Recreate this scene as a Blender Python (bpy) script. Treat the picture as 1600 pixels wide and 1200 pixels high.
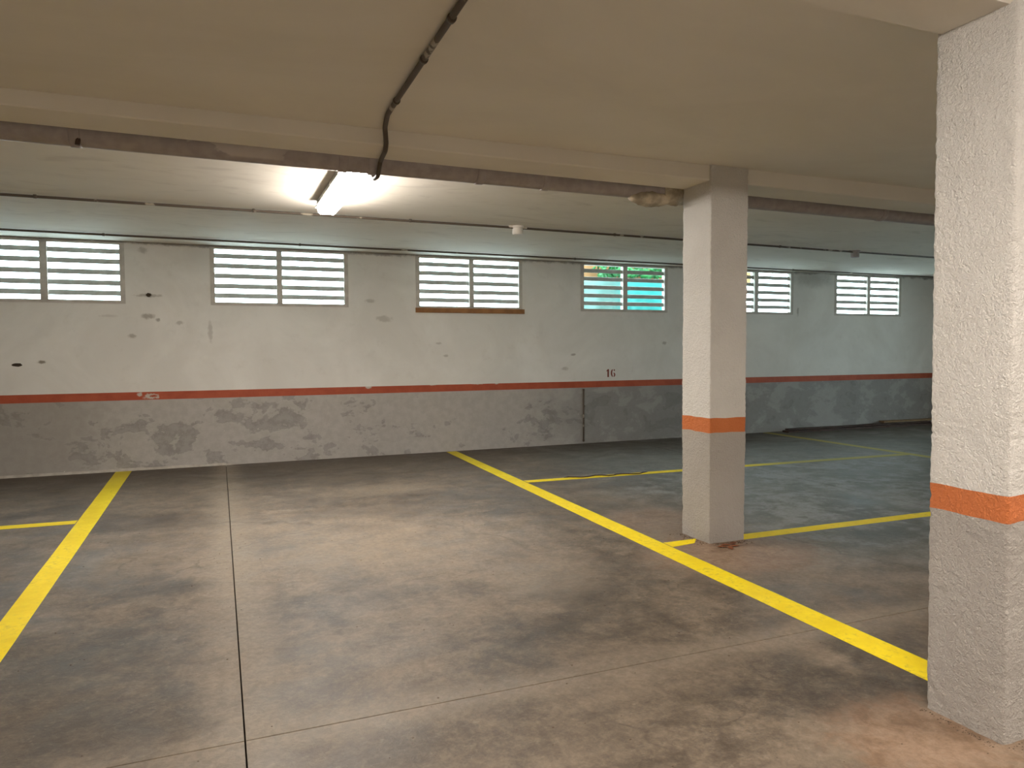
import bpy, bmesh, math, random
from mathutils import Vector, Matrix, noise

random.seed(7)
scene = bpy.context.scene
for o in list(bpy.data.objects):
    bpy.data.objects.remove(o, do_unlink=True)
COL = scene.collection

# ------------------------------------------------------------------ camera
CAM_H = 1.5
YAW, PITCH, ROLL, FPX = 0.38498, -0.04711, -0.00568, 1131.0
cy, sy, cp, sp = math.cos(YAW), math.sin(YAW), math.cos(PITCH), math.sin(PITCH)
fwd = Vector((sy * cp, cy * cp, sp)); rgt = Vector((cy, -sy, 0)); upv = rgt.cross(fwd)
c, s = math.cos(ROLL), math.sin(ROLL)
r2 = c * rgt + s * upv; u2 = -s * rgt + c * upv
cam_d = bpy.data.cameras.new('camera'); cam = bpy.data.objects.new('camera', cam_d); COL.objects.link(cam)
cam_d.sensor_fit = 'HORIZONTAL'; cam_d.sensor_width = 36.0; cam_d.lens = 36.0 * FPX / 1600.0
cam_d.clip_start = 0.05; cam_d.clip_end = 200
m = Matrix.Identity(4)
for i in range(3):
    m[i][0] = r2[i]; m[i][1] = u2[i]; m[i][2] = -fwd[i]
m[2][3] = CAM_H
cam.matrix_world = m
scene.camera = cam

# ------------------------------------------------------------------ sky and exposure
SKY_STRENGTH = 8.6
LAMP_STRENGTH = 92.0
world = bpy.data.worlds.new('sky'); scene.world = world; world.use_nodes = True
bg = world.node_tree.nodes['Background']
bg.inputs[0].default_value = (0.70, 0.93, 1.0, 1); bg.inputs[1].default_value = SKY_STRENGTH
vs = scene.view_settings
vs.view_transform = 'Standard'; vs.look = 'None'; vs.gamma = 1.0; vs.use_curve_mapping = False
vs.exposure = 0.80

# ------------------------------------------------------------------ node helper
class G:
    def __init__(self, name):
        self.m = bpy.data.materials.new(name); self.m.use_nodes = True
        self.t = self.m.node_tree; self.b = self.t.nodes['Principled BSDF']
        self.b.inputs['Specular IOR Level'].default_value = 0.3
        self._pos = None
    def set(self, sock, v):
        if hasattr(v, 'is_linked') or isinstance(v, bpy.types.NodeSocket): self.t.links.new(v, sock)
        elif isinstance(v, (tuple, list)) and len(v) == 3 and sock.type == 'RGBA': sock.default_value = (*v, 1)
        else: sock.default_value = v
    def node(self, ty, **kw):
        n = self.t.nodes.new(ty)
        for k, v in kw.items(): setattr(n, k, v)
        return n
    def pos(self):
        if self._pos is None:
            self._pos = self.node('ShaderNodeTexCoord').outputs['Object']
            self._xyz = self.node('ShaderNodeSeparateXYZ'); self.t.links.new(self._pos, self._xyz.inputs[0])
        return self._pos
    def xyz(self):
        self.pos(); return self._xyz.outputs
    def math(self, op, a, b=0.0, clamp=False):
        n = self.node('ShaderNodeMath', operation=op, use_clamp=clamp)
        self.set(n.inputs[0], a); self.set(n.inputs[1], b); return n.outputs[0]
    def noise(self, scale, detail=4.0, rough=0.55, dist=0.0, stretch=(1, 1, 1), off=(0, 0, 0)):
        mp = self.node('ShaderNodeMapping'); self.t.links.new(self.pos(), mp.inputs[0])
        mp.inputs['Scale'].default_value = stretch; mp.inputs['Location'].default_value = off
        n = self.node('ShaderNodeTexNoise'); self.t.links.new(mp.outputs[0], n.inputs['Vector'])
        n.inputs['Scale'].default_value = scale; n.inputs['Detail'].default_value = detail
        n.inputs['Roughness'].default_value = rough; n.inputs['Distortion'].default_value = dist
        return n.outputs[0]
    def step(self, v, a, b, lo=0.0, hi=1.0, smooth=True):
        n = self.node('ShaderNodeMapRange', interpolation_type='SMOOTHSTEP' if smooth else 'LINEAR')
        self.set(n.inputs['Value'], v)
        n.inputs['From Min'].default_value = a; n.inputs['From Max'].default_value = b
        n.inputs['To Min'].default_value = lo; n.inputs['To Max'].default_value = hi
        return n.outputs['Result']
    def mix(self, f, a, b, blend='MIX'):
        n = self.node('ShaderNodeMix', data_type='RGBA', blend_type=blend)
        self.set(n.inputs[0], f); self.set(n.inputs[6], a); self.set(n.inputs[7], b); return n.outputs[2]
    def ell(self, cx, cz, rx, rz, ax=0, az=2, soft=0.5, wob=None):
        X = self.xyz()
        dx = self.math('DIVIDE', self.math('SUBTRACT', X[ax], cx), rx)
        dz = self.math('DIVIDE', self.math('SUBTRACT', X[az], cz), rz)
        d = self.math('SQRT', self.math('ADD', self.math('MULTIPLY', dx, dx), self.math('MULTIPLY', dz, dz)))
        if wob is not None: d = self.math('ADD', d, self.math('MULTIPLY', self.math('SUBTRACT', wob, 0.5), 1.6))
        return self.step(d, 1 - soft, 1 + soft * 0.4, 1, 0)
    def bump(self, h, strength=0.3, dist=0.01):
        n = self.node('ShaderNodeBump'); n.inputs['Strength'].default_value = strength; n.inputs['Distance'].default_value = dist
        self.set(n.inputs['Height'], h); self.t.links.new(n.outputs[0], self.b.inputs['Normal'])
    def out(self, col, rough=0.7, metal=0.0, spec=None):
        self.set(self.b.inputs['Base Color'], col); self.set(self.b.inputs['Roughness'], rough)
        self.b.inputs['Metallic'].default_value = metal
        if spec is not None: self.b.inputs['Specular IOR Level'].default_value = spec
        return self.m

def plain(name, col, rough=0.6, vary=0.12, scale=12, metal=0.0, bump=0.0):
    g = G(name); n = g.noise(scale, 5)
    dk = tuple(v * (1 - 2 * vary) for v in col)
    cc = g.mix(g.step(n, 0.3, 0.7), dk, col)
    if bump: g.bump(g.noise(scale * 6, 3), bump, 0.004)
    return g.out(cc, rough, metal)

# ------------------------------------------------------------------ materials
def mat_floor():
    g = G('worn_concrete'); X = g.xyz()
    big = g.noise(0.42, 6, 0.6, 0.9, off=(3.1, 1.7, 0))
    mid = g.noise(1.5, 7, 0.62, 0.6, stretch=(0.9, 1.1, 1), off=(0.4, 5.2, 0))
    fine = g.noise(9, 8, 0.7, 0.6)
    grit = g.noise(70, 4, 0.7)
    blot = g.noise(4.2, 8, 0.68, 0.25, off=(2, 8, 0))
    v = g.math('ADD', g.math('MULTIPLY', big, 0.40), g.math('MULTIPLY', mid, 0.42))
    v = g.math('ADD', v, g.math('MULTIPLY', blot, 0.34))
    v = g.math('ADD', v, g.math('MULTIPLY', fine, 0.32))
    v = g.math('ADD', v, g.math('MULTIPLY', grit, 0.15))
    light = g.step(v, 0.66, 0.955)
    col = g.mix(light, (0.092, 0.071, 0.053), (0.315, 0.260, 0.200))
    # warm dirt clouds
    warm = g.step(g.noise(0.9, 5, 0.6, 0.5, off=(7, 2, 0)), 0.52, 0.72, 0, 0.35)
    col = g.mix(warm, col, (0.30, 0.245, 0.175))
    # greenish-grey daylight tint painted into the slab beyond the columns
    day_tint = g.math('MULTIPLY', g.step(g.math('ADD', X[0], g.math('MULTIPLY', mid, 1.5)), 4.3, 5.6), g.step(X[1], 3.0, 4.2))
    col = g.mix(g.math('MULTIPLY', day_tint, 0.75), col, g.mix(light, (0.10, 0.105, 0.095), (0.25, 0.26, 0.245)))
    lait = g.math('MULTIPLY', day_tint, g.step(g.math('ADD', g.math('MULTIPLY', mid, 0.6), g.math('MULTIPLY', blot, 0.45)), 0.49, 0.62, 0, 0.8))
    lait = g.math('MULTIPLY', lait, g.step(X[1], 8.2, 7.0))
    col = g.mix(lait, col, (0.37, 0.39, 0.395))  # pale laitance; its bluish cast is painted daylight
    # darker band along the wall
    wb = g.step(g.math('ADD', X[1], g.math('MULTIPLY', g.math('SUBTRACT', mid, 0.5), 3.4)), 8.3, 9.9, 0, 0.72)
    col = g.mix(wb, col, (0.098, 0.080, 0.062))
    # pale laitance along saw cuts
    def band(axis, at, w, k):
        d = g.math('ABSOLUTE', g.math('SUBTRACT', X[axis], at))
        d = g.math('ADD', d, g.math('MULTIPLY', g.math('SUBTRACT', fine, 0.5), 0.18))
        return g.step(d, 0.03, w, k, 0)
    pale = (0.36, 0.305, 0.238)
    col = g.mix(band(0, 0.062, 0.26, 0.62), col, pale)
    col = g.mix(band(1, 2.912, 0.20, 0.55), col, pale)
    col = g.mix(g.math('MULTIPLY', band(0, 6.18, 0.30, 0.7), g.math('MULTIPLY', g.step(X[1], 7.6, 6.6), g.step(blot, 0.3, 0.6, 0.35, 1))), col, (0.38, 0.39, 0.385))
    # large stains with their own outlines; lamp falloff is painted in with them
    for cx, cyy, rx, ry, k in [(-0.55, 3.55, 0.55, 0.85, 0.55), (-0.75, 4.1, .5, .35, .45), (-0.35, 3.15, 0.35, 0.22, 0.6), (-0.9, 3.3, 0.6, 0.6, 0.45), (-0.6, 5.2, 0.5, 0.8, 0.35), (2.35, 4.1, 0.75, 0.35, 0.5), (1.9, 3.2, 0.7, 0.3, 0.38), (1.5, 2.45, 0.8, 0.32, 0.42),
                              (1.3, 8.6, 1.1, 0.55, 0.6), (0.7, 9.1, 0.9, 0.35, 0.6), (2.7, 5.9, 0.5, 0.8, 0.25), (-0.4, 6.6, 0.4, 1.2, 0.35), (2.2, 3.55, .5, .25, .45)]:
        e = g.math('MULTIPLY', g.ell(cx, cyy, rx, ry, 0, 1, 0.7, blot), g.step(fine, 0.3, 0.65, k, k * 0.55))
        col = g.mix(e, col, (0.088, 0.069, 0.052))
    for cx, cyy, rx, ry, k in [(1.2, 5.9, 1.0, 1.3, 0.2), (2.0, 4.35, 0.5, 0.42, 0.45), (1.6, 7.7, 0.7, 0.35, .5)]:  # pale patches; the widest paints the lamp's pool of light
        e = g.math('MULTIPLY', g.ell(cx, cyy, rx, ry, 0, 1, 0.6, mid), k)
        col = g.mix(e, col, (0.36, 0.30, 0.228))
    # dusty tan dirt about the column feet
    for cx, cyy, rx, ry, k in [(3.50, 4.28, 0.75, 0.52, 0.8), (3.55, 5.35, 0.55, 0.5, 0.55), (2.50, 1.93, 0.42, 0.34, 0.9)]:
        e = g.math('MULTIPLY', g.ell(cx, cyy, rx, ry, 0, 1, 0.5, fine), k)
        col = g.mix(e, col, g.mix(g.step(fine, 0.35, 0.65), (0.30, 0.195, 0.125), (0.45, 0.325, 0.235)))
    # hairline cracks
    mp = g.node('ShaderNodeMapping'); g.t.links.new(g.pos(), mp.inputs[0]); mp.inputs['Scale'].default_value = (0.55, 0.55, 0.55)
    wn = g.node('ShaderNodeTexNoise'); wn.inputs['Scale'].default_value = 2.2; wn.inputs['Detail'].default_value = 5; g.t.links.new(g.pos(), wn.inputs['Vector'])
    mx = g.node('ShaderNodeVectorMath', operation='MULTIPLY_ADD'); g.t.links.new(wn.outputs['Color'], mx.inputs[0]); mx.inputs[1].default_value = (0.35, 0.35, 0); g.t.links.new(mp.outputs[0], mx.inputs[2])
    vo = g.node('ShaderNodeTexVoronoi', feature='DISTANCE_TO_EDGE'); vo.inputs['Scale'].default_value = 1.0; g.t.links.new(mx.outputs[0], vo.inputs['Vector'])
    cr = g.math('MULTIPLY', g.step(vo.outputs['Distance'], 0.0, 0.008, 1, 0), g.step(big, 0.48, 0.60, 0, 0.42))
    col = g.mix(cr, col, (0.085, 0.065, 0.05))
    # speckle
    col = g.mix(g.step(grit, 0.36, 0.30, 0, 0.35), col, (0.12, 0.10, 0.08))
    col = g.mix(g.step(g.noise(38, 3, 0.6, 0, off=(9, 1, 0)), 0.72, 0.78, 0, 0.5), col, (0.5, 0.45, 0.37))
    col = g.mix(1.0, col, (0.69, 0.66, 0.635), 'MULTIPLY')
    # fine mottling and scratches
    mot = g.noise(26, 8, 0.78, 0.4, off=(1, 4, 0)); scr = g.noise(60, 5, 0.7, 0.3, stretch=(0.35, 1.3, 1))
    col = g.mix(g.step(mot, 0.40, 0.58, 0.42, 0), col, g.mix(1.0, col, (0.55, 0.53, 0.52), 'MULTIPLY'))
    col = g.mix(g.step(mot, 0.56, 0.70, 0, 0.35), col, (0.30, 0.255, 0.20))
    col = g.mix(g.step(scr, 0.64, 0.70, 0, 0.30), col, (0.33, 0.29, 0.235))
    col = g.mix(g.step(g.noise(17, 4, 0.6, 0.2, off=(5, 5, 0)), 0.27, 0.23, 0, 0.6), col, (0.05, 0.04, 0.03))
    g.bump(g.math('ADD', g.math('ADD', fine, mot), g.math('MULTIPLY', grit, 0.5)), 0.25, 0.008)
    rough = g.step(g.math('ADD', mid, g.math('MULTIPLY', fine, 0.4)), 0.4, 0.95, 0.40, 0.66)
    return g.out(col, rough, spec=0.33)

def mat_white_wall():
    g = G('white_wall_paint'); X = g.xyz()
    n = g.noise(0.9, 6, 0.6, 0.6); f = g.noise(6, 6, 0.65); w = g.noise(26, 4, 0.6)
    col = g.mix(g.step(n, 0.35, 0.7), (0.70, 0.68, 0.645), (0.80, 0.785, 0.755))
    col = g.mix(g.step(f, 0.55, 0.8, 0, 0.25), col, (0.50, 0.465, 0.42))
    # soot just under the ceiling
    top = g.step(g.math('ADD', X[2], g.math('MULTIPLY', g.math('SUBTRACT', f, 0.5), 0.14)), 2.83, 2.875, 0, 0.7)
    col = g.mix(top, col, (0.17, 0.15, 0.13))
    mould = g.math('MULTIPLY', g.ell(10.1, 2.75, 0.55, 0.16, 0, 2, 0.8, f), 0.4); col = g.mix(mould, col, (0.17, 0.17, 0.15))
    # scuffs and patched fixings
    for cx, cz, rx, rz, k in [(-0.80, 2.219, 0.04, 0.03, 1), (-0.80, 2.212, 0.16, 0.022, .5), (-0.81, 1.95, 0.08, 0.035, .55), (-0.70, 1.905, 0.03, 0.025, .6), (-0.995, 1.70, 0.05, 0.03, .5), (-1.25, 1.95, 0.10, 0.02, .2),
                              (-0.09, 1.76, 0.03, 0.16, .35), (2.2, 1.95, 0.12, 0.05, .35), (5.2, 1.42, .05, .02, .6), (5.05, 1.2, 0.06, 0.03, .35), (6.9, 1.6, .05, .03, .5), (-0.85, 2.78, 0.06, 0.04, .4),
                              (-0.45, 1.87, .05, .03, .4), (3.0, 1.6, 0.05, 0.025, 0.35), (3.1, 1.42, 0.04, 0.02, .4), (2.0, 2.2, 0.07, 0.03, .35), (-1.98, 1.385, 0.05, 0.022, .85), (9.75, 2.16, .03, .08, .5)]:
        col = g.mix(g.math('MULTIPLY', g.ell(cx, cz, rx, rz, 0, 2, 0.6, w), k), col, (0.20, 0.165, 0.13))
    g.bump(g.math('ADD', w, f), 0.15, 0.006)
    return g.out(col, 0.75)

def mat_dado():
    g = G('grey_wall_paint'); X = g.xyz()
    f = g.noise(2.6, 7, 0.60, 0.35, stretch=(0.8, 1, 1.2)); h = g.noise(11, 6, 0.65); w = g.noise(30, 4)
    big = g.noise(0.45, 3, 0.5, off=(2, 0, 4))
    col = g.mix(g.step(h, 0.35, 0.65), (0.39, 0.365, 0.34), (0.44, 0.415, 0.39))
    v = g.math('ADD', g.math('MULTIPLY', f, 0.8), g.math('MULTIPLY', h, 0.22))
    v = g.math('ADD', v, g.math('MULTIPLY', big, 0.25))
    # coat peeled to the darker one under it
    col = g.mix(g.step(v, 0.70, 0.722, 0, 0.75), col, g.mix(g.step(h, 0.4, 0.6), (0.235, 0.220, 0.205), (0.30, 0.285, 0.27)))
    left = g.step(g.math('ADD', X[0], g.math('MULTIPLY', f, 0.9)), -0.6, -1.5, 0, 0.45)
    col = g.mix(left, col, (0.25, 0.225, 0.195))
    rb = g.math('MULTIPLY', g.step(g.math('ADD', X[0], g.math('MULTIPLY', f, 1.4)), 5.0, 6.4), 0.62)
    col = g.mix(rb, col, g.mix(g.step(v, 0.55, 0.63), (0.30, 0.295, 0.29), (0.185, 0.18, 0.18)))
    fl = g.step(g.noise(16, 3, 0.55, 0.3, off=(4, 0, 2)), 0.72, 0.745, 0, 0.85)
    col = g.mix(g.math('MULTIPLY', fl, g.step(big, 0.45, 0.55)), col, (0.62, 0.58, 0.53))
    g.bump(g.math('ADD', g.step(v, 0.70, 0.722), w), 0.2, 0.004)
    return g.out(col, 0.65)

def mat_stripe():
    g = G('red_stripe_paint')
    h = g.noise(7, 5, 0.6); w = g.noise(34, 4)
    col = g.mix(g.step(h, 0.3, 0.7), (0.36, 0.072, 0.034), (0.43, 0.095, 0.045))
    for cx, cz, rx, rz in [(-0.80, 0.935, 0.10, 0.035), (-0.93, 0.965, .03, .03), (1.96, 0.985, 0.05, 0.02), (3.6, 0.995, 0.10, 0.012), (2.9, 0.995, 0.05, 0.01), (3.9, .99, .04, .012)]:
        col = g.mix(g.ell(cx, cz, rx, rz, 0, 2, 0.35, w), col, (0.52, 0.45, 0.40))
    col = g.mix(g.ell(-0.78, 0.94, 0.045, 0.016, 0, 2, 0.35, w), col, (0.36, 0.075, 0.035))
    return g.out(col, 0.6)

def mat_ceiling():
    g = G('ceiling_paint'); X = g.xyz()
    n = g.noise(0.8, 5, 0.6, 0.8, stretch=(0.8, 1.3, 1)); f = g.noise(2.2, 6, 0.62, 1.4, stretch=(0.7, 1.6, 1), off=(1, 3, 0))
    far = g.step(X[1], 4.7, 5.0)
    col = g.mix(g.step(n, 0.3, 0.7), (0.75, 0.71, 0.64), (0.81, 0.77, 0.70))
    smear = g.math('MULTIPLY', g.step(f, 0.5, 0.72), 0.4)
    col = g.mix(g.math('MULTIPLY', smear, far), col, (0.52, 0.475, 0.42))
    g.bump(g.noise(9, 5), 0.08, 0.01)
    return g.out(col, 0.8)

def mat_plaster(name, c0, c1, bs=0.5):
    g = G(name)
    n = g.noise(3, 5); a = g.noise(110, 5, 0.6, 0.9); b = g.noise(48, 3, 0.55, 0.5)
    col = g.mix(g.step(n, 0.3, 0.7), c0, c1)
    g.bump(g.math('ADD', a, b), bs, 0.016)
    return g.out(col, 0.7)

def mat_yellow():
    g = G('yellow_line_paint')
    n = g.noise(3.2, 7, 0.7); f = g.noise(24, 6, 0.7, 0.5)
    col = g.mix(g.step(n, 0.3, 0.7), (0.74, 0.56, 0.004), (0.88, 0.70, 0.012))
    X = g.xyz()
    # worn and dusty towards the wall and in the right-hand bays
    wear = g.step(g.math('ADD', g.math('MULTIPLY', f, 0.7), g.math('MULTIPLY', n, 0.5)), 0.61, 0.80, 0, 0.5)
    col = g.mix(wear, col, (0.26, 0.20, 0.06))
    old = g.math('MULTIPLY', g.step(X[0], 6.0, 7.2), 0.72)
    col = g.mix(old, col, (0.16, 0.15, 0.085))
    nw = g.step(X[1], 8.0, 10.0, 0, 0.45)
    col = g.mix(nw, col, (0.30, 0.23, 0.05))
    return g.out(col, 0.6, spec=0.2)

def mat_pipe():
    g = G('grey_pvc'); X = g.xyz()
    n = g.noise(2.5, 5, 0.6, stretch=(0.6, 1, 1)); f = g.noise(14, 4)
    col = g.mix(g.step(f, 0.3, 0.7), (0.33, 0.29, 0.28), (0.40, 0.355, 0.345))
    pm = g.math('MULTIPLY', g.step(n, 0.52, 0.545), g.step(X[0], 0.6, 0.3))
    pm = g.math('MULTIPLY', pm, g.step(X[2], 2.72, 2.735))
    col = g.mix(g.math('MULTIPLY', pm, 0.7), col, (0.58, 0.53, 0.50))
    return g.out(col, 0.45)

def mat_conduit():
    g = G('conduit_dark')
    n = g.noise(5, 4, 0.6)
    col = g.mix(g.step(n, 0.62, 0.66, 0, 0.9), (0.10, 0.078, 0.06), (0.42, 0.37, 0.30))
    return g.out(col, 0.5)

def mat_emit(name, col, strength):
    g = G(name)
    g.b.inputs['Emission Color'].default_value = (*col, 1); g.b.inputs['Emission Strength'].default_value = strength
    g.b.inputs['Base Color'].default_value = (0.8, 0.8, 0.78, 1)
    return g.m

def mat_tarp():
    g = G('turquoise_tarp'); X = g.xyz(); n = g.noise(3, 5)
    col = g.mix(g.step(n, 0.3, 0.7), (0.010, 0.150, 0.138), (0.014, 0.18, 0.168))
    return g.out(g.mix(g.step(X[0], 6.85, 6.35, 0, 0.8), col, (0.08, 0.12, 0.105)), 0.5)

M = dict(
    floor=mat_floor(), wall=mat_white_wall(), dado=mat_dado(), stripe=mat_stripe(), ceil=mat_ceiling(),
    col_white=mat_plaster('column_white', (0.76, 0.73, 0.69), (0.82, 0.79, 0.75), 0.95),
    col_orange=mat_plaster('column_orange', (0.60, 0.175, 0.055), (0.66, 0.205, 0.07), 0.85),
    col_grey=mat_plaster('column_grey', (0.46, 0.425, 0.39), (0.50, 0.465, 0.43), 0.95),
    yellow=mat_yellow(), pipe=mat_pipe(), conduit=mat_conduit(),
    void=plain('joint_dirt', (0.045, 0.035, 0.027), 0.9),
    frame=plain('window_frame_paint', (0.56, 0.525, 0.48), 0.55, 0.1, 9),
    slat=plain('slat_grey', (0.46, 0.47, 0.44), 0.5, 0.1, 8),
    ledge=plain('orange_wood_ledge', (0.36, 0.17, 0.065), 0.6, 0.15, 8),
    lampbody=plain('lamp_tray_grey', (0.45, 0.44, 0.40), 0.5, 0.06),
    diffuser=mat_emit('lamp_diffuser', (1.0, 0.905, 0.80), LAMP_STRENGTH),
    diffuser_side=mat_emit('lamp_diffuser_side', (1.0, 0.905, 0.80), LAMP_STRENGTH * 0.5),
    clip=plain('clip_steel', (0.55, 0.54, 0.5), 0.35, 0.08),
    whitebox=plain('white_plastic', (0.78, 0.74, 0.68), 0.45, 0.05),
    greybox=plain('grey_plastic', (0.38, 0.36, 0.34), 0.5, 0.08),
    lump=plain('dried_foam', (0.62, 0.53, 0.40), 0.85, 0.28, 9, bump=0.6),
    mortar=plain('mortar', (0.50, 0.46, 0.41), 0.8, 0.12, 14),
    number=plain('stencil_red', (0.22, 0.05, 0.032), 0.65, 0.08),
    plank_dark=plain('dark_wood', (0.075, 0.045, 0.035), 0.65, 0.2, 9),
    plank_tan=plain('tan_wood', (0.30, 0.20, 0.11), 0.65, 0.2, 9),
    hole=plain('hole_shade_paint', (0.06, 0.045, 0.03), 0.9),
    leaf=plain('dead_leaf', (0.22, 0.075, 0.03), 0.7, 0.2, 40),
    grit=plain('grit', (0.12, 0.085, 0.06), 0.9),
    tarp=mat_tarp(),
    leaf_green=plain('green_leaf', (0.016, 0.15, 0.034), 0.5, 0.3, 6),
    tan=plain('tan_plaster', (0.22, 0.11, 0.042), 0.8, 0.1, 4),
    pale=plain('pale_plaster', (0.19, 0.20, 0.19), 0.8, 0.1, 4),
    paving=plain('outdoor_paving', (0.66, 0.66, 0.63), 0.8, 0.1, 2),
    facade=plain('rough_render', (0.74, 0.71, 0.66), 0.8, 0.08, 3),
)

# ------------------------------------------------------------------ mesh helpers
def link(name, me, mat, parent=None, smooth=False):
    o = bpy.data.objects.new(name, me); COL.objects.link(o)
    if mat is not None and not me.materials: me.materials.append(mat)
    if parent is not None: o.parent = parent
    if smooth:
        for p in me.polygons: p.use_smooth = True
    return o
def mesh(name, verts, faces):
    me = bpy.data.meshes.new(name); me.from_pydata([tuple(v) for v in verts], [], faces); me.update(); return me
def boxes(name, bl, mat, parent=None, bevel=0.0):
    bm = bmesh.new()
    for b in bl:
        add_box(bm, *b)
    return bm_obj(name, bm, mat, parent, bevel)
def add_box(bm, x0, x1, y0, y1, z0, z1):
    vs_ = [bm.verts.new(p) for p in ((x0, y0, z0), (x1, y0, z0), (x1, y1, z0), (x0, y1, z0), (x0, y0, z1), (x1, y0, z1), (x1, y1, z1), (x0, y1, z1))]
    for f in ((3, 2, 1, 0), (4, 5, 6, 7), (0, 1, 5, 4), (1, 2, 6, 5), (2, 3, 7, 6), (3, 0, 4, 7)):
        bm.faces.new([vs_[i] for i in f])
    return vs_
def bm_obj(name, bm, mat, parent=None, bevel=0.0, smooth=False):
    if bevel > 0:
        bmesh.ops.bevel(bm, geom=list(bm.edges), offset=bevel, segments=2, profile=0.5, affect='EDGES')
    bmesh.ops.recalc_face_normals(bm, faces=bm.faces)
    me = bpy.data.meshes.new(name); bm.to_mesh(me); bm.free()
    return link(name, me, mat, parent, smooth)
def tube_mesh(name, pts, r, n=12, caps=True):
    pts = [Vector(p) for p in pts]; V = []; F = []
    rr = r if isinstance(r, (list, tuple)) else [r] * len(pts)
    for i, p in enumerate(pts):
        t = (pts[min(i + 1, len(pts) - 1)] - pts[max(i - 1, 0)]).normalized()
        ref = Vector((0, 0, 1)) if abs(t.z) < 0.9 else Vector((1, 0, 0))
        a = t.cross(ref).normalized(); b = t.cross(a).normalized()
        for k in range(n):
            th = 2 * math.pi * k / n
            V.append(p + rr[i] * (math.cos(th) * a + math.sin(th) * b))
    for i in range(len(pts) - 1):
        for k in range(n):
            k2 = (k + 1) % n
            F.append((i * n + k, i * n + k2, (i + 1) * n + k2, (i + 1) * n + k))
    if caps:
        F.append(tuple(range(n - 1, -1, -1))); F.append(tuple((len(pts) - 1) * n + k for k in range(n)))
    me = mesh(name, V, F)
    for p in me.polygons: p.use_smooth = len(p.vertices) == 4
    return me
def lathe_mesh(name, prof, n=24):
    V = []; F = []
    for (r, z) in prof:
        for k in range(n):
            V.append((r * math.cos(2 * math.pi * k / n), r * math.sin(2 * math.pi * k / n), z))
    for i in range(len(prof) - 1):
        for k in range(n):
            k2 = (k + 1) % n; F.append((i * n + k, i * n + k2, (i + 1) * n + k2, (i + 1) * n + k))
    F.append(tuple(range(n - 1, -1, -1))); F.append(tuple((len(prof) - 1) * n + k for k in range(n)))
    me = mesh(name, V, F); return me
def empty(name, loc):
    o = bpy.data.objects.new(name, None); o.location = loc; o.empty_display_size = 0.1; COL.objects.link(o); return o
def tag(o, label, cat, group=None, kind=None):
    o['label'] = label; o['category'] = cat
    if group: o['group'] = group
    if kind: o['kind'] = kind
    return o
def struct(o, label, cat): return tag(o, label, cat, kind='structure')
def child(o, parent):
    o.parent = parent; o.matrix_parent_inverse = Matrix.Translation(-Vector(parent.location)); return o

# ------------------------------------------------------------------ the garage shell
X0, X1, Y0, YW = -7.5, 14.2, -4.0, 10.251
ZC = 2.88

# floor: concrete slabs cut by saw joints over a dirt-filled base
floor = boxes('floor', [(X0 - .2, X1 + .2, Y0 - .2, YW + .2, -0.25, -0.020)], M['void'])
struct(floor, 'worn grey brown concrete garage floor cut into slabs', 'floor')
XJ = [X0, -6.06, 0.062, 6.18, 12.3, X1]; YJ = [Y0, -3.1, 2.912, YW]
J = 0.0034
for i in range(len(XJ) - 1):
    for j in range(len(YJ) - 1):
        a, b, c0, d = XJ[i] + J, XJ[i + 1] - J, YJ[j] + J * 1.1, YJ[j + 1] - J * 1.1
        if i == 0: a = X0
        if j == len(YJ) - 2: d = YW
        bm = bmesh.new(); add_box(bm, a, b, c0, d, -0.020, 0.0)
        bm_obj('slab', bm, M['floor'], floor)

# far wall with six louvred openings
WZ0, WZ1 = 2.105, 2.862
WINS = [(-2.745, -1.06), (-0.075, 1.70), (2.665, 4.33), (5.335, 6.955), (7.955, 9.635), (10.62, 12.315)]
ZG, ZR = 0.893, 0.993
TW = 0.12
bl = []
xs = [X0 - .2] + [v for w in WINS for v in w] + [X1 + .2]
for k in range(0, len(xs), 2): bl.append((xs[k], xs[k + 1], YW, YW + TW, ZR, ZC + .02))
for a, b in WINS:
    bl.append((a, b, YW, YW + TW, ZR, WZ0)); bl.append((a, b, YW, YW + TW, WZ1, ZC + .02))
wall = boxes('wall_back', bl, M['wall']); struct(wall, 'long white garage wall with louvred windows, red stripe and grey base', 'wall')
boxes('painted_stripe', [(X0 - .2, X1 + .2, YW - .0015, YW + TW, ZG, ZR)], M['stripe'], wall)['label'] = 'brick red painted stripe'
boxes('grey_base_paint', [(X0 - .2, X1 + .2, YW, YW + TW, -0.02, ZG)], M['dado'], wall)['label'] = 'peeling grey painted lower wall'
# pale mortar fillet at the foot of the wall
V = []; F = []; n = 60
for i in range(n + 1):
    x = X0 + (0.15 - X0) * i / n; h = 0.030 + 0.008 * noise.noise((x * 3, 0, 0)); 
    if i == n: h = 0.004
    V += [(x, YW, h), (x, YW - 0.02, h * .5), (x, YW - 0.026, 0)]
for i in range(n):
    for k in range(2): F.append((i * 3 + k, i * 3 + k + 1, i * 3 + k + 4, i * 3 + k + 3))
link('mortar_fillet', mesh('mortar_fillet', V, F), M['mortar'], wall)['label'] = 'thin pale mortar edge along the floor'
# two broken-out fixings, each a flat patch painted dark as the hole's shade
def gouge(cx, cz, rx, rz, seed):
    V = [(cx, YW - .001, cz)]; F = []
    for k in range(14):
        a = 2 * math.pi * k / 14; q = 1 + 0.35 * noise.noise((math.cos(a) * 2 + seed, math.sin(a) * 2, seed))
        V.append((cx + rx * q * math.cos(a), YW - .0012, cz + rz * q * math.sin(a)))
    for k in range(14): F.append((0, 1 + (k + 1) % 14, 1 + k))
    link('plaster_chip', mesh('plaster_chip', V, F), M['hole'], wall)
gouge(-2.235, 1.354, 0.055, 0.020, 1); gouge(-0.80, 2.219, 0.03, 0.024, 5)

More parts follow.
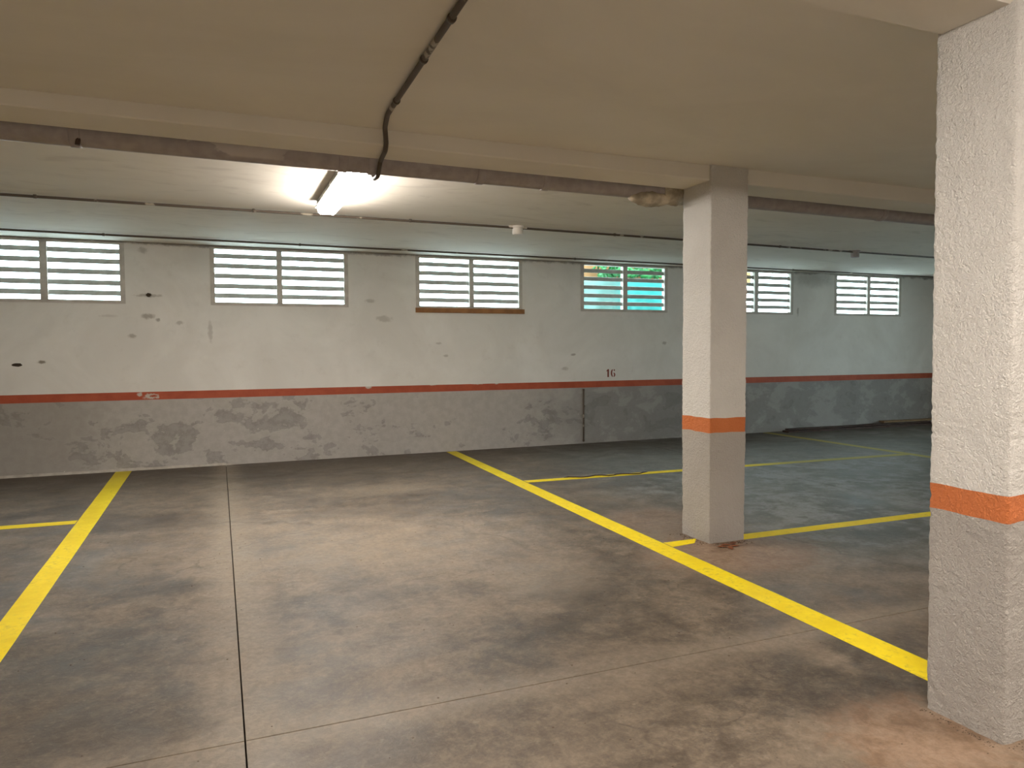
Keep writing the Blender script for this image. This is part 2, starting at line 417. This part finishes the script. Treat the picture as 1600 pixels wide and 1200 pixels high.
# stencilled 16
def poly_plate(bm, pts, y0, y1):
    a = [bm.verts.new((x, y0, z)) for x, z in pts]; b = [bm.verts.new((x, y1, z)) for x, z in pts]
    bm.faces.new(a); bm.faces.new(b[::-1]); n = len(pts)
    for k in range(n): bm.faces.new([a[k], b[k], b[(k + 1) % n], a[(k + 1) % n]])
bm = bmesh.new()
bx, bz, H = 5.795, 1.052, 0.128
poly_plate(bm, [(bx + .022, bz), (bx + .050, bz), (bx + .050, bz + H), (bx + .030, bz + H), (bx + .004, bz + H * .80), (bx + .004, bz + H * .70), (bx + .022, bz + H * .78)], YW - .0012, YW)
def arc(cx, cz, rx, rz, a0, a1, n=14): return [(cx + rx * math.cos(math.radians(a0 + (a1 - a0) * i / n)), cz + rz * math.sin(math.radians(a0 + (a1 - a0) * i / n))) for i in range(n + 1)]
sx = bx + .085
poly_plate(bm, arc(sx + .040, bz + H / 2, .040, H / 2, 100, 260) + arc(sx + .040, bz + H / 2, .014, H * .40, 255, 105), YW - .0012, YW)
poly_plate(bm, arc(sx + .048, bz + H * .28, .034, H * .28, -85, 85) + arc(sx + .048, bz + H * .28, .011, H * .19, 80, -80), YW - .0012, YW)
poly_plate(bm, arc(sx + .050, bz + H * .86, .026, H * .14, 80, -70, 8) + arc(sx + .050, bz + H * .92, .006, H * .05, -60, 70, 5), YW - .0012, YW)
bm_obj('stencilled_number', bm, M['number'], wall)['label'] = 'dark red stencilled number 16'

# the other walls of the room
struct(boxes('wall_left', [(X0 - .2, X0, Y0, YW, -0.02, ZC + .02)], M['facade']), 'plain white end wall beyond the left bays', 'wall')
DY0, DY1, DZ = 5.2, 6.6, 2.2     # unseen open vehicle entrance, added to let in daylight
struct(boxes('wall_right', [(X1, X1 + .2, Y0, DY0, -0.02, ZC + .02), (X1, X1 + .2, DY1, YW, -0.02, ZC + .02), (X1, X1 + .2, DY0, DY1, DZ, ZC + .02)], M['facade']), 'plain white end wall beyond the far bays', 'wall')
struct(boxes('wall_front', [(X0 - .2, X1 + .2, Y0 - .2, Y0, -0.02, ZC + .02)], M['facade']), 'plain white wall facing the louvred windows', 'wall')

struct(boxes('added_door_1', [(X1 - .02, X1 + .22, DY0 - .06, DY0, 0, DZ + .06), (X1 - .02, X1 + .22, DY1, DY1 + .06, 0, DZ + .06), (X1 - .02, X1 + .22, DY0, DY1, DZ, DZ + .06)], M['frame']), 'unseen open vehicle entrance, added for daylight, in the end wall beyond the near column', 'door')
struct(boxes('ground_driveway', [(X1 + .2, 30, -12, YW, -.3, -.002)], M['paving']), 'pale driveway outside the added vehicle entrance', 'ground')
# ceiling and downstand beams
struct(boxes('ceiling', [(X0 - .2, X1 + .2, Y0 - .2, YW + TW, ZC, ZC + .25)], M['ceil']), 'cream painted concrete garage ceiling with smears', 'ceiling')
def beam(name, y0, y1, zf, label):
    V = []; F = []; n = 120
    for i in range(n + 1):
        x = X0 + (X1 - X0) * i / n; z = zf(x); w = 0.003 * noise.noise((x * 1.3, y0, 0))
        V += [(x, y0 + w, ZC + .01), (x, y0 + w, z + .008), (x, y0 + .008 + w, z), (x, y1 - .008, z), (x, y1, z + .008), (x, y1, ZC + .01)]
    for i in range(n):
        for k in range(5):
            F.append((i * 6 + k, (i + 1) * 6 + k, (i + 1) * 6 + k + 1, i * 6 + k + 1))
    F.append((0, 1, 2, 3, 4, 5)); F.append(tuple(n * 6 + k for k in (5, 4, 3, 2, 1, 0)))
    return struct(link(name, mesh(name, V, F), M['ceil']), label, 'beam')
def zmid(x):
    t = min(max((x + 1.2) / 7.5, 0), 1); return 2.795 - 0.045 * t
beam('beam', 4.553, 4.888, zmid, 'shallow cream ceiling beam over the far column, along the grey pipe')
beam('beam', 1.80, 2.085, lambda x: 2.742, 'shallow cream ceiling beam over the nearest column')

# ------------------------------------------------------------------ columns (rough plaster, three paint zones)
def column(label, bot, top, ztop, zband, res, amp, grooves, cr=0.016):
    """bot/top: rectangle (x0,x1,y0,y1) at the floor and at ztop"""
    def ring(rc):
        x0, x1, y0, y1 = rc; P = []
        cs = [(x0, y0, 180), (x1, y0, 270), (x1, y1, 0), (x0, y1, 90)]
        for k, (cx, cyy, a0) in enumerate(cs):
            ix = cx + (cr if cx == x0 else -cr); iy = cyy + (cr if cyy == y0 else -cr)
            for j in range(5):
                a = math.radians(a0 + 90 * j / 4); P.append((ix + cr * math.cos(a), iy + cr * math.sin(a), math.cos(a), math.sin(a), 1))
            nx, ny, b0 = cs[(k + 1) % 4]
            jx = nx + (cr if nx == x0 else -cr); jy = ny + (cr if ny == y0 else -cr)
            a = math.radians(a0 + 90); sx_, sy_ = ix + cr * math.cos(a), iy + cr * math.sin(a)
            a = math.radians(b0); ex, ey = jx + cr * math.cos(a), jy + cr * math.sin(a)
            L = math.hypot(ex - sx_, ey - sy_); n = nseg[k]
            for j in range(1, n): P.append((sx_ + (ex - sx_) * j / n, sy_ + (ey - sy_) * j / n, math.cos(a), math.sin(a), 0))
        return P
    nseg = [max(2, int((bot[1] - bot[0]) / res)), max(2, int((bot[3] - bot[2]) / res))] * 2
    R0, R1 = ring(bot), ring(top); n = len(R0)
    def vert(k, z, edge):
        t = z / ztop; a, b = R0[k], R1[k]
        x = a[0] * (1 - t) + b[0] * t; y = a[1] * (1 - t) + b[1] * t
        zz = z + (edge * 0.006 * noise.noise((x * 9, y * 9, z * 3)) if edge else 0)
        d = amp * (0.7 * noise.noise((x * 62, y * 62, zz * 62)) + 0.8 * noise.noise((x * 18 + 5, y * 18, zz * 18)) + 1.2 * noise.noise((x * 4, y * 4 + 3, zz * 4)))
        if a[4]:
            d += -amp * 2.2 * max(0, noise.noise((x * 7, y * 7, zz * 24)) - 0.12) + amp * 0.6 * noise.noise((0, 3, zz * 40))
        for (gz, gw, gd) in grooves:
            d -= gd * math.exp(-((zz - gz - 0.012 * noise.noise((x * 6, y * 6, 0))) / gw) ** 2)
        if zz < 0.07: d += amp * 1.2 * (noise.noise((x * 20, y * 20, 9)) - 0.6) * (1 - zz / 0.07)
        return (x + a[2] * d, y + a[3] * d, zz)
    root = empty('column', ((bot[0] + bot[1]) / 2, (bot[2] + bot[3]) / 2, 0)); struct(root, label, 'column')
    zones = [('grey_base_paint', -0.01, zband[0], 'col_grey', 'grey painted lower part'), ('orange_band', zband[0], zband[1], 'col_orange', 'orange painted band'), ('white_shaft', zband[1], ztop, 'col_white', 'white rough plaster shaft')]
    for nm, za, zb, mk, lab in zones:
        rows = max(2, int((zb - za) / res)); V = []; F = []
        for r in range(rows + 1):
            z = za + (zb - za) * r / rows
            edge = 1 if (abs(z - zband[0]) < 1e-6 or abs(z - zband[1]) < 1e-6) else 0
            for k in range(n): V.append(vert(k, z, edge))
        for r in range(rows):
            for k in range(n):
                k2 = (k + 1) % n; F.append((r * n + k, r * n + k2, (r + 1) * n + k2, (r + 1) * n + k))
        o = link(nm, mesh(nm, V, F), M[mk], None, True); child(o, root); o['label'] = lab
    return root
column('white plaster column between the yellow lines, standing behind the nearer column', (3.467, 3.803, 4.533, 4.893), (3.461, 3.810, 4.533, 4.893), ZC, (0.856, 0.968), 0.012, 0.0034, [], 0.010)
column('nearest rough white column with orange band, cut by the photo edge', (2.702, 3.06, 1.770, 2.095), (2.690, 3.05, 1.772, 2.102), 2.75, (0.846, 0.948), 0.0075, 0.0030, [(1.155, 0.005, 0.004), (0.52, 0.006, 0.0025), (2.1, .006, .0015)], 0.014)

# ------------------------------------------------------------------ windows: frame, mullion, tilted slats
for wi, (a, b) in enumerate(WINS):
    fy0, fy1 = YW - 0.006, YW + 0.075
    root = empty('window_%d' % (wi + 1), ((a + b) / 2, YW, WZ0))
    struct(root, ['louvred window cut by the photo edge, farthest left', 'bright louvred window above the lit bay, left of the lamp', 'bright louvred window with an orange wooden ledge below it',
                  'louvred window showing green leaves and turquoise sheet outside', 'louvred window half hidden behind the far column', 'small louvred window nearest the front column edge'][wi], 'window')
    fw = 0.056; mx0, mx1 = [(-1.968, -1.889), (0.752, 0.822), (3.478, 3.548), (6.105, 6.185), (8.77, 8.85), (11.435, 11.512)][wi]
    child(boxes('window_frame', [(a, a + fw, fy0, fy1, WZ0, WZ1), (b - fw, b, fy0, fy1, WZ0, WZ1), (a + fw, b - fw, fy0, fy1, WZ0, WZ0 + 0.040), (a + fw, b - fw, fy0, fy1, WZ1 - 0.024, WZ1)], M['frame']), root)
    child(boxes('mullion', [(mx0, mx1, fy0, fy1, WZ0 + 0.034, WZ1 - 0.018)], M['frame']), root)
    for (p, q) in ((a + fw, mx0), (mx1, b - fw)):
        zc = [2.752, 2.625, 2.492, 2.360, 2.235]
        me = None
        for z in zc:
            if me is None:
                bm = bmesh.new(); add_box(bm, -(q - p) / 2, (q - p) / 2, -0.006, 0.006, -0.033, 0.033)
                bmesh.ops.bevel(bm, geom=list(bm.edges), offset=0.004, segments=1, profile=.5, affect='EDGES')
                bmesh.ops.rotate(bm, verts=bm.verts, cent=(0, 0, 0), matrix=Matrix.Rotation(math.radians(-16), 3, 'X'))
                me = bpy.data.meshes.new('slat'); bm.to_mesh(me); bm.free(); me.materials.append(M['slat'])
            o = bpy.data.objects.new('slat', me); COL.objects.link(o); o.location = ((p + q) / 2, YW + 0.035, z); child(o, root)
bm = bmesh.new(); add_box(bm, 2.655, 4.362, YW - 0.020, YW, 2.048, 2.118)
tag(bm_obj('window_ledge', bm, M['ledge'], None, 0.003), 'orange brown wooden ledge strip under the third louvred window', 'ledge')

# ------------------------------------------------------------------ outside the windows
struct(boxes('ground_outside', [(-30, 45, YW + TW, 45, 1.6, 1.95)], M['paving']), 'unseen pale paving outside the louvred windows', 'ground')  # unseen ground, made pale to bounce light onto the ceiling
gw_ = boxes('garden_wall', [(5.7, 8.6, 11.75, 11.95, 1.95, 3.3)], M['tan']); struct(gw_, 'tan garden wall seen through the louvres behind leaves', 'wall')
pil = boxes('garden_pier', [(5.70, 6.25, 11.50, 11.7, 1.95, 2.70)], M['pale'], None, 0.01); tag(pil, 'pale plaster pier seen through lower louvres beside turquoise sheet', 'pier')
pb = empty('pergola', (9.0, 11.85, 1.95)); tag(pb, 'tan timber pergola seen through the half hidden window', 'pergola')
child(boxes('pergola_beam', [(8.62, 9.98, 11.78, 11.92, 2.79, 3.12)], M['tan'], None, 0.006), pb)
child(boxes('pergola_post', [(8.95, 9.08, 11.79, 11.91, 1.95, 2.79)], M['tan'], None, 0.006), pb)
# turquoise sheet draped over a rail
V = []; F = []; nx, nz = 60, 16
for side in (0, 1):
    for i in range(nx + 1):
        for j in range(nz + 1):
            x = 6.0 + 2.1 * i / nx; z = 1.96 + 0.765 * j / nz
            y = 11.15 + 0.05 * math.sin(x * 9) * (1 - j / nz) + 0.03 * math.sin(x * 21 + 1) * (1 - j / nz) + (0.30 * max(0, 1 - i / 14) ** 2) + side * 0.006
            V.append((x, y, z))
S = (nx + 1) * (nz + 1)
for i in range(nx):
    for j in range(nz):
        q = [i * (nz + 1) + j, (i + 1) * (nz + 1) + j, (i + 1) * (nz + 1) + j + 1, i * (nz + 1) + j + 1]
        F.append(tuple(q)); F.append(tuple(S + k for k in q[::-1]))
for i in range(nx):
    for j in (0, nz):
        q = [i * (nz + 1) + j, (i + 1) * (nz + 1) + j]; F.append((q[0], q[1], S + q[1], S + q[0]))
tag(link('tarpaulin', mesh('tarpaulin', V, F), M['tarp'], None, True), 'turquoise sheet outside, seen through the fourth louvred window', 'tarpaulin')
# leafy shrub above the sheet
sh = empty('shrub', (7.0, 11.5, 1.95)); tag(sh, 'green leafy shrub outside, seen through the upper louvres', 'shrub')
child(link('stem', tube_mesh('stem', [(7.0, 11.5, 1.95), (7.02, 11.5, 2.4), (6.95, 11.46, 2.8), (7.0, 11.45, 3.1)], [.03, .025, .02, .01], 8), M['plank_tan']), sh)
bm = bmesh.new(); rnd = random.Random(3)
for k in range(380):
    c0 = Vector((rnd.uniform(6.28, 8.0), rnd.uniform(11.30, 11.6), rnd.uniform(2.80, 3.25)))
    d = Vector((rnd.uniform(-1, 1), rnd.uniform(-.6, .6), rnd.uniform(-.6, .6))).normalized() * rnd.uniform(.05, .09); w_ = d.cross(Vector((rnd.uniform(-.3, .3), 1, rnd.uniform(-.3, .3)))).normalized() * d.length * .42
    pts = [c0 - d, c0 - d * .2 + w_, c0 + d * .5 + w_ * .7, c0 + d, c0 + d * .5 - w_ * .7, c0 - d * .2 - w_]
    mid_ = c0 + Vector((0, -.012, 0))
    vs_ = [bm.verts.new(p) for p in pts]; vm = bm.verts.new(mid_)
    for q in range(6): bm.faces.new((vs_[q], vs_[(q + 1) % 6], vm))
fo = bm_obj('foliage', bm, M['leaf_green']); fo['kind'] = 'stuff'; child(fo, sh)

# ------------------------------------------------------------------ yellow bay lines (each its own painted strip)
def yline(pts, label):
    """pts: quad on the floor, counter-clockwise"""
    z0, z1 = 0.0, 0.0016
    (ax, ay), (bx_, by_), (cx, cyy), (dx, dy) = pts; n = 24; V = []; F = []
    for i in range(n + 1):
        t = i / n; j = 0.004
        l = (ax + (dx - ax) * t + j * noise.noise((t * 30, 1, ax)), ay + (dy - ay) * t + j * noise.noise((t * 30, 7, ax)))
        r = (bx_ + (cx - bx_) * t + j * noise.noise((t * 30, 3, ax)), by_ + (cyy - by_) * t + j * noise.noise((t * 30, 9, ax)))
        V += [(l[0], l[1], z0), (l[0], l[1], z1), (r[0], r[1], z1), (r[0], r[1], z0)]
    for i in range(n):
        for k in range(3): F.append((i * 4 + k, i * 4 + k + 1, i * 4 + k + 5, i * 4 + k + 4))
    F.append((0, 3, 2, 1)); F.append((n * 4, n * 4 + 1, n * 4 + 2, n * 4 + 3))
    o = link('parking_line', mesh('parking_line', V, F), M['yellow'])
    bm = bmesh.new(); bm.from_mesh(o.data); bmesh.ops.recalc_face_normals(bm, faces=bm.faces); bm.to_mesh(o.data); bm.free()
    return tag(o, label, 'floor marking', 'yellow parking bay lines')
yline([(-1.108, 0.2), (-0.993, 0.2), (-1.045, YW - .03), (-1.225, YW - .03)], 'broad yellow bay line running to the wall, leftmost on the floor')
yline([(2.924, 2.13), (3.110, 2.13), (3.245, YW - .03), (3.09, YW - .03)], 'long yellow bay line crossing beside both columns to the wall')
yline([(-4.8, 7.54), (-4.8, 7.40), (-1.197, 7.25), (-1.197, 7.39)], 'short thin yellow cross line meeting the leftmost bay line')
yline([(3.212, 7.59), (3.212, 7.46), (8.925, 7.25), (8.925, 7.38)], 'thin faded yellow cross line running behind the far column')
yline([(3.80, 4.665), (3.80, 4.535), (8.92, 4.49), (8.92, 4.615)], 'yellow cross line starting at the right foot of the far column')
yline([(3.162, 4.70), (3.160, 4.57), (3.38, 4.60), (3.47, 4.70)], 'stubby yellow dash between the long bay line and far column')
yline([(8.93, 4.2), (9.07, 4.2), (9.09, YW - .03), (8.95, YW - .03)], 'faint yellow bay line reaching the dark planks by the wall')

# ------------------------------------------------------------------ grey drain pipe behind the beam
PY = 4.985
def pz(x): return 2.788 - 0.006 * (x + 1.1)
pr = 0.072
pipe = empty('drain_pipe', (3.0, PY, pz(3.0))); tag(pipe, 'long grey plastic drain pipe slung under the ceiling beside the beam', 'pipe')
child(link('pipe_run', tube_mesh('pipe_run', [(x, PY, pz(x)) for x in (X0, -3, -0.75, 0.9, 2.29, 3.4, 5.7, 9, X1)], pr, 24), M['pipe']), pipe)
for x in (-0.75, 0.80, 1.0, 1.77, 2.29, 5.70):
    child(link('pipe_collar', tube_mesh('pipe_collar', [(x - .03, PY, pz(x)), (x - .026, PY, pz(x)), (x + .026, PY, pz(x)), (x + .03, PY, pz(x))], [pr + .001, pr + .006, pr + .006, pr + .001], 24), M['pipe']), pipe)
child(link('pipe_sleeve', tube_mesh('pipe_sleeve', [(x, PY, pz(x) - .012) for x in (3.31, 3.32, 3.44, 3.52)], [pr + .002, pr + .014, pr + .014, pr + .012], 24), M['lump']), pipe)
V = []; F = []; na, nl = 16, 18
for i in range(nl + 1):
    t = i / nl; x = 3.02 + 0.44 * t; e = math.sin(math.pi * min(1, t * 1.15 + .02)) ** .6 if t < .86 else 0.55
    for k in range(na):
        a = 2 * math.pi * k / na; rr = (0.012 + 0.052 * e) * (1 + 0.20 * noise.noise((x * 26, math.cos(a) * 2, math.sin(a) * 2)))
        V.append((x, PY - 0.01 + 1.2 * rr * math.cos(a), pz(x) - 0.068 + rr * math.sin(a)))
for i in range(nl):
    for k in range(na): F.append((i * na + k, i * na + (k + 1) % na, (i + 1) * na + (k + 1) % na, (i + 1) * na + k))
F.append(tuple(range(na - 1, -1, -1))); F.append(tuple(nl * na + k for k in range(na)))
o = child(link('foam_lump', mesh('foam_lump', V, F), M['lump'], None, True), pipe); o['label'] = 'crusty cream sealing foam under the joint'
# rusty drip clamp
o = child(link('hanger_nut', tube_mesh('hanger_nut', [(-0.735, PY - .055, pz(-.7) - .075), (-0.73, PY - .055, pz(-.7) - .035)], .014, 8), M['plank_dark']), pipe)

# ------------------------------------------------------------------ fluorescent battens
def batten(loc, label):
    root = empty('batten_lamp', loc); tag(root, label, 'lamp', 'ceiling batten lamps')
    L = 1.56; x, y, z = loc
    # tray
    bm = bmesh.new(); add_box(bm, -0.088, 0.088, -L / 2, L / 2, -0.066, -0.0); add_box(bm, -0.104, 0.104, -L / 2 - .004, L / 2 + .004, -0.068, -0.058)
    o = bm_obj('lamp_tray', bm, M['lampbody'], root, 0.004)
    # diffuser: tapered trough with chamfered ends
    prof = [(-0.088, -0.064), (-0.088, -0.072), (-0.080, -0.108), (-0.060, -0.126), (0.060, -0.126), (0.080, -0.108), (0.088, -0.072), (0.088, -0.064)]
    V = []; F = []; ys = [(-L / 2 - .012, 0.80, 0.0), (-L / 2 + .03, 1, 1), (L / 2 - .03, 1, 1), (L / 2 + .012, 0.80, 0.0)]
    for (yy, sc, full) in ys:
        for (px, pz_) in prof:
            zz = pz_ if full else max(pz_, -0.098)
            V.append((px * sc, yy, zz))
    m_ = len(prof)
    for i in range(len(ys) - 1):
        for k in range(m_ - 1): F.append((i * m_ + k, i * m_ + k + 1, (i + 1) * m_ + k + 1, (i + 1) * m_ + k))
        F.append((i * m_ + m_ - 1, i * m_, (i + 1) * m_, (i + 1) * m_ + m_ - 1))
    F.append(tuple(range(m_))); F.append(tuple((len(ys) - 1) * m_ + k for k in range(m_ - 1, -1, -1)))
    me = mesh('diffuser', V, F); me.materials.append(M['diffuser']); me.materials.append(M['diffuser_side'])
    o = link('diffuser', me, M['diffuser'], root); o['label'] = 'glowing white prismatic cover'
    bm = bmesh.new(); bm.from_mesh(me); bmesh.ops.recalc_face_normals(bm, faces=bm.faces); bm.to_mesh(me); bm.free()
    for pl_ in me.polygons: pl_.material_index = 1 if abs(pl_.normal.x) > 0.9 else 0
    for yy in (-0.6, -0.2, 0.2, 0.6):
        for sx_ in (-1, 1):
            bm = bmesh.new(); add_box(bm, sx_ * .104 - .004, sx_ * .104 + .004, yy - .012, yy + .012, -0.082, -0.040)
            bm_obj('latch', bm, M['clip'], root, .002)
    for sx_ in (-.03, .03):
        bm = bmesh.new(); add_box(bm, sx_ - .004, sx_ + .004, -L / 2 - .020, -L / 2 - .004, -0.100, -0.055); bm_obj('latch', bm, M['clip'], root, .0015)
    bm = bmesh.new(); add_box(bm, -.085, .085, -L / 2 - .006, -L / 2, -0.060, 0); bm_obj('end_cap', bm, M['lampbody'], root)
    link('cable_gland', tube_mesh('cable_gland', [(.045, -L / 2 - .05, -.022), (.045, -L / 2, -.022)], .014, 10), M['greybox'], root)
    return root
batten((0.957, 6.12, ZC), 'lit fluorescent batten lamp on the ceiling beyond the grey pipe')
batten((0.955, 0.15, ZC), 'unseen lit fluorescent batten lamp on the ceiling behind the camera')  # unseen lamp where the conduit leads, added for brightness
batten((-2.3, -1.4, ZC), 'added unseen fill lamp behind the camera, over the left bay')  # unseen lamp added to brighten the near column's left face
batten((5.0, -0.2, ZC), 'added unseen fill lamp behind the camera, over the right bay')  # unseen lamp added as fill for the right floor and far column

# ------------------------------------------------------------------ conduits
def smooth_path(pts, k=5):
    P = [Vector(p) for p in pts]; out = []
    for i in range(len(P) - 1):
        p0, p1, p2, p3 = P[max(i - 1, 0)], P[i], P[i + 1], P[min(i + 2, len(P) - 1)]
        L = (p2 - p1).length; m1 = (p2 - p0).normalized() * L * .4; m2 = (p3 - p1).normalized() * L * .4
        for j in range(k):
            t = j / k; out.append((2*t**3-3*t**2+1) * p1 + (t**3-2*t**2+t) * m1 + (-2*t**3+3*t**2) * p2 + (t**3-t**2) * m2)
    out.append(P[-1]); return out
def conduit(label, pts, r, clips, name='conduit'):
    root = empty(name, pts[0]); tag(root, label, 'conduit')
    child(link('conduit_tube', tube_mesh('conduit_tube', smooth_path(pts) if len(pts) > 8 else pts, r, 10), M['conduit']), root)
    for (x, y, z, ax) in clips:
        d = Vector((.012, 0, 0)) if ax == 'x' else Vector((0, .012, 0)) if ax == 'y' else Vector((0, 0, .012)); p = Vector((x, y, z))
        child(link('clip', tube_mesh('clip', [p - d, p + d], r + .005, 10), M['conduit']), root)
    return root
zb = zmid(1.0)
conduit('dark flaking conduit crossing the ceiling toward the lamp', [(0.94, 1.00, ZC - .03), (0.92, 1.55, ZC - .03), (0.915, 1.77, 2.715), (0.915, 2.12, 2.715), (0.912, 2.35, ZC - .026), (0.925, 3.6, ZC - .022), (0.935, 4.18, ZC - .022), (0.965, 4.40, ZC - .034), (0.998, 4.525, zb + .01), (1.008, 4.60, zb - .020), (1.03, 4.85, zb - .022), (1.03, 4.895, zb - .06), (1.03, 4.94, 2.683), (1.025, 5.03, 2.683), (1.02, 5.075, 2.72), (1.015, 5.09, 2.78), (1.012, 5.13, 2.84), (1.005, 5.18, ZC - .022), (1.003, 5.285, ZC - .022)], 0.015,
        [(0.917, 2.9, ZC - .022, 'y'), (0.922, 3.35, ZC - .022, 'y'), (0.931, 3.95, ZC - .022, 'y')])
conduit('thin dark conduit along the ceiling, nearer the lamp', [(X0, 7.47, ZC - .020), (-1.7, 7.48, ZC - .020), (3.05, 7.53, ZC - .020), (8.0, 7.75, ZC - .020), (X1, 7.98, ZC - .020)], 0.0125,
        [(x, 7.47 + (0.01 * (x + 1.7) if x < 3 else .05 + .044 * (x - 3)), ZC - .020, 'x') for x in (-1.45, 0.35, 1.9, 4.4, 5.6, 7.0, 10.3)])
conduit('thin dark conduit along the ceiling just above the windows', [(X0, 9.40, ZC - .020), (-2.2, 9.58, ZC - .020), (3.2, 9.74, ZC - .020), (8, 9.87, ZC - .020), (12.6, 9.98, ZC - .020), (X1, 10.02, ZC - .020)], 0.0125,
        [(-1.2, 9.61, ZC - .020, 'x'), (1.0, 9.675, ZC - .020, 'x'), (5.0, 9.79, ZC - .020, 'x'), (9.3, 9.9, ZC - .020, 'x')])
conduit('short dark conduit stub standing against the grey wall base', [(5.378, YW - .011, 0.03), (5.378, YW - .011, 0.865)], 0.012, [(5.378, YW - .011, .86, 'z'), (5.385, YW - .012, .60, 'z'), (5.378, YW - .011, .05, 'z')])

# round fittings on the first conduit
def fitting(loc, mat, sc, label, cat):
    root = empty('ceiling_sensor', loc); tag(root, label, cat)
    link('fitting_base', lathe_mesh('fitting_base', [(0.062 * sc, 0), (0.062 * sc, -.018), (0.054 * sc, -.024)]), mat, root)
    link('fitting_cap', lathe_mesh('fitting_cap', [(0.050 * sc, -.022), (0.052 * sc, -.085), (0.047 * sc, -.096), (.028 * sc, -.098)], 24), mat, root)
    for sx_ in (-1, 1):
        link('cable_gland', tube_mesh('cable_gland', [(sx_ * .05 * sc, 0, -.012), (sx_ * .095 * sc, 0, -.012)], .015, 10), mat, root)
fitting((3.13, 7.53, ZC), M['whitebox'], 1.15, 'white round ceiling fitting on the conduit, right of the lamp', 'sensor')
fitting((8.42, 7.77, ZC), M['pipe'], 1.1, 'grey round ceiling fitting on the conduit between the columns', 'sensor')

# ------------------------------------------------------------------ planks by the wall
def plank(pts, z0, h, w, mat, label):
    (xa, ya), (xb, yb) = pts; d = Vector((xb - xa, yb - ya, 0)); L = d.length
    bm = bmesh.new(); n = 20; R = []
    for i in range(n + 1):
        x = -L / 2 + L * i / n; b = 0.006 * noise.noise((x * 1.2, w, z0))
        R.append([bm.verts.new((x, -w / 2 + b, z0)), bm.verts.new((x, w / 2 + b, z0)), bm.verts.new((x, w / 2 + b, z0 + h + b)), bm.verts.new((x, -w / 2 + b, z0 + h + b))])
    for i in range(n):
        for k in range(4): bm.faces.new((R[i][k], R[i][(k + 1) % 4], R[i + 1][(k + 1) % 4], R[i + 1][k]))
    bm.faces.new(R[0]); bm.faces.new(R[-1][::-1])
    o = bm_obj('plank', bm, mat); o.location = ((xa + xb) / 2, (ya + yb) / 2, 0); o.rotation_euler.z = math.atan2(d.y, d.x)
    return tag(o, label, 'plank', 'planks left by the wall')
plank([(9.35, 10.09), (13.6, 9.99)], 0.0, 0.032, 0.16, M['plank_dark'], 'dark brown plank lying on the floor along the wall foot')
plank([(9.40, 10.11), (12.9, 10.06)], 0.0385, 0.022, 0.09, M['plank_dark'], 'thin dark batten lying on the dark plank by the wall')
plank([(11.75, 10.15), (14.6, 10.10)], 0.0685, 0.030, 0.12, M['plank_tan'], 'lighter tan plank topmost of the planks by the wall')

# frayed dark strand lying across the faded cross line
pts = [(3.70 + 1.1 * t / 16, 7.535 - 0.085 * t / 16 + 0.035 * math.sin(t * 1.3), 0.0085 + 0.002 * math.sin(t * 2.1)) for t in range(17)]
o = link('wire', tube_mesh('wire', pts, [0.002] + [0.0065] * 15 + [0.002], 6), M['plank_dark'])
tag(o, 'thin dark strand lying along the faded yellow cross line', 'wire')
# ------------------------------------------------------------------ dead leaves and grit
rnd = random.Random(11)
for (x, y) in [(3.50, 4.42), (3.56, 4.45), (3.60, 4.40), (3.535, 4.37), (3.64, 4.47)]:
    bm = bmesh.new(); a = rnd.uniform(0, 6.28); L = rnd.uniform(.036, .055)
    pts = [(-1, 0), (-.4, .45), (.3, .4), (1, 0), (.3, -.42), (-.4, -.4)]
    vs_ = [bm.verts.new((L * px, L * py, 0.002 + .012 * abs(py) + .006 * (px > .5))) for px, py in pts]
    c1 = bm.verts.new((-.4 * L, 0, .003)); c2 = bm.verts.new((.3 * L, 0, .003))
    for f in ((vs_[0], vs_[1], c1), (vs_[1], vs_[2], c2, c1), (vs_[2], vs_[3], c2), (vs_[3], vs_[4], c2), (vs_[4], vs_[5], c1, c2), (vs_[5], vs_[0], c1)): bm.faces.new(f)
    o = bm_obj('dead_leaf', bm, M['leaf']); o.location = (x, y, 0.0); o.rotation_euler.z = a
    tag(o, 'small curled brown dead leaf at the foot of the far column', 'leaf', 'dead leaves by the far column')
bm = bmesh.new()
def crumb(x, y, r):
    ps = [bm.verts.new((x + r * (1 + .5 * rnd.random()) * math.cos(k * 1.2566 + r * 99), y + r * (.6 + .5 * rnd.random()) * math.sin(k * 1.2566 + r * 99), 0.0)) for k in range(5)]
    t = bm.verts.new((x, y, r * .7))
    for k in range(5): bm.faces.new((ps[k], ps[(k + 1) % 5], t))
for k in range(420):
    x, y = rnd.uniform(-0.95, 2.85), rnd.uniform(1.6, 9.5)
    crumb(x, y, rnd.uniform(.0015, .005))
for k in range(170):
    q = rnd.random(); e = rnd.choice([0, 1])
    x, y = ((2.685 - abs(rnd.gauss(0, .018)), 1.77 + .33 * q) if e else (2.70 + .36 * q, 1.76 - abs(rnd.gauss(0, .03)))); crumb(x, y, rnd.uniform(.001, .0045))
for k in range(160):
    q = rnd.random(); x, y = (3.46 + .35 * q, 4.52 - abs(rnd.gauss(0, .04))) if rnd.random() < .6 else (3.455 - abs(rnd.gauss(0, .04)), 4.53 + .36 * q); crumb(x, y, rnd.uniform(.002, .007))
tag(bm_obj('grit', bm, M['grit']), 'scattered dark grit and crumbs on the concrete floor', 'grit', kind='stuff')
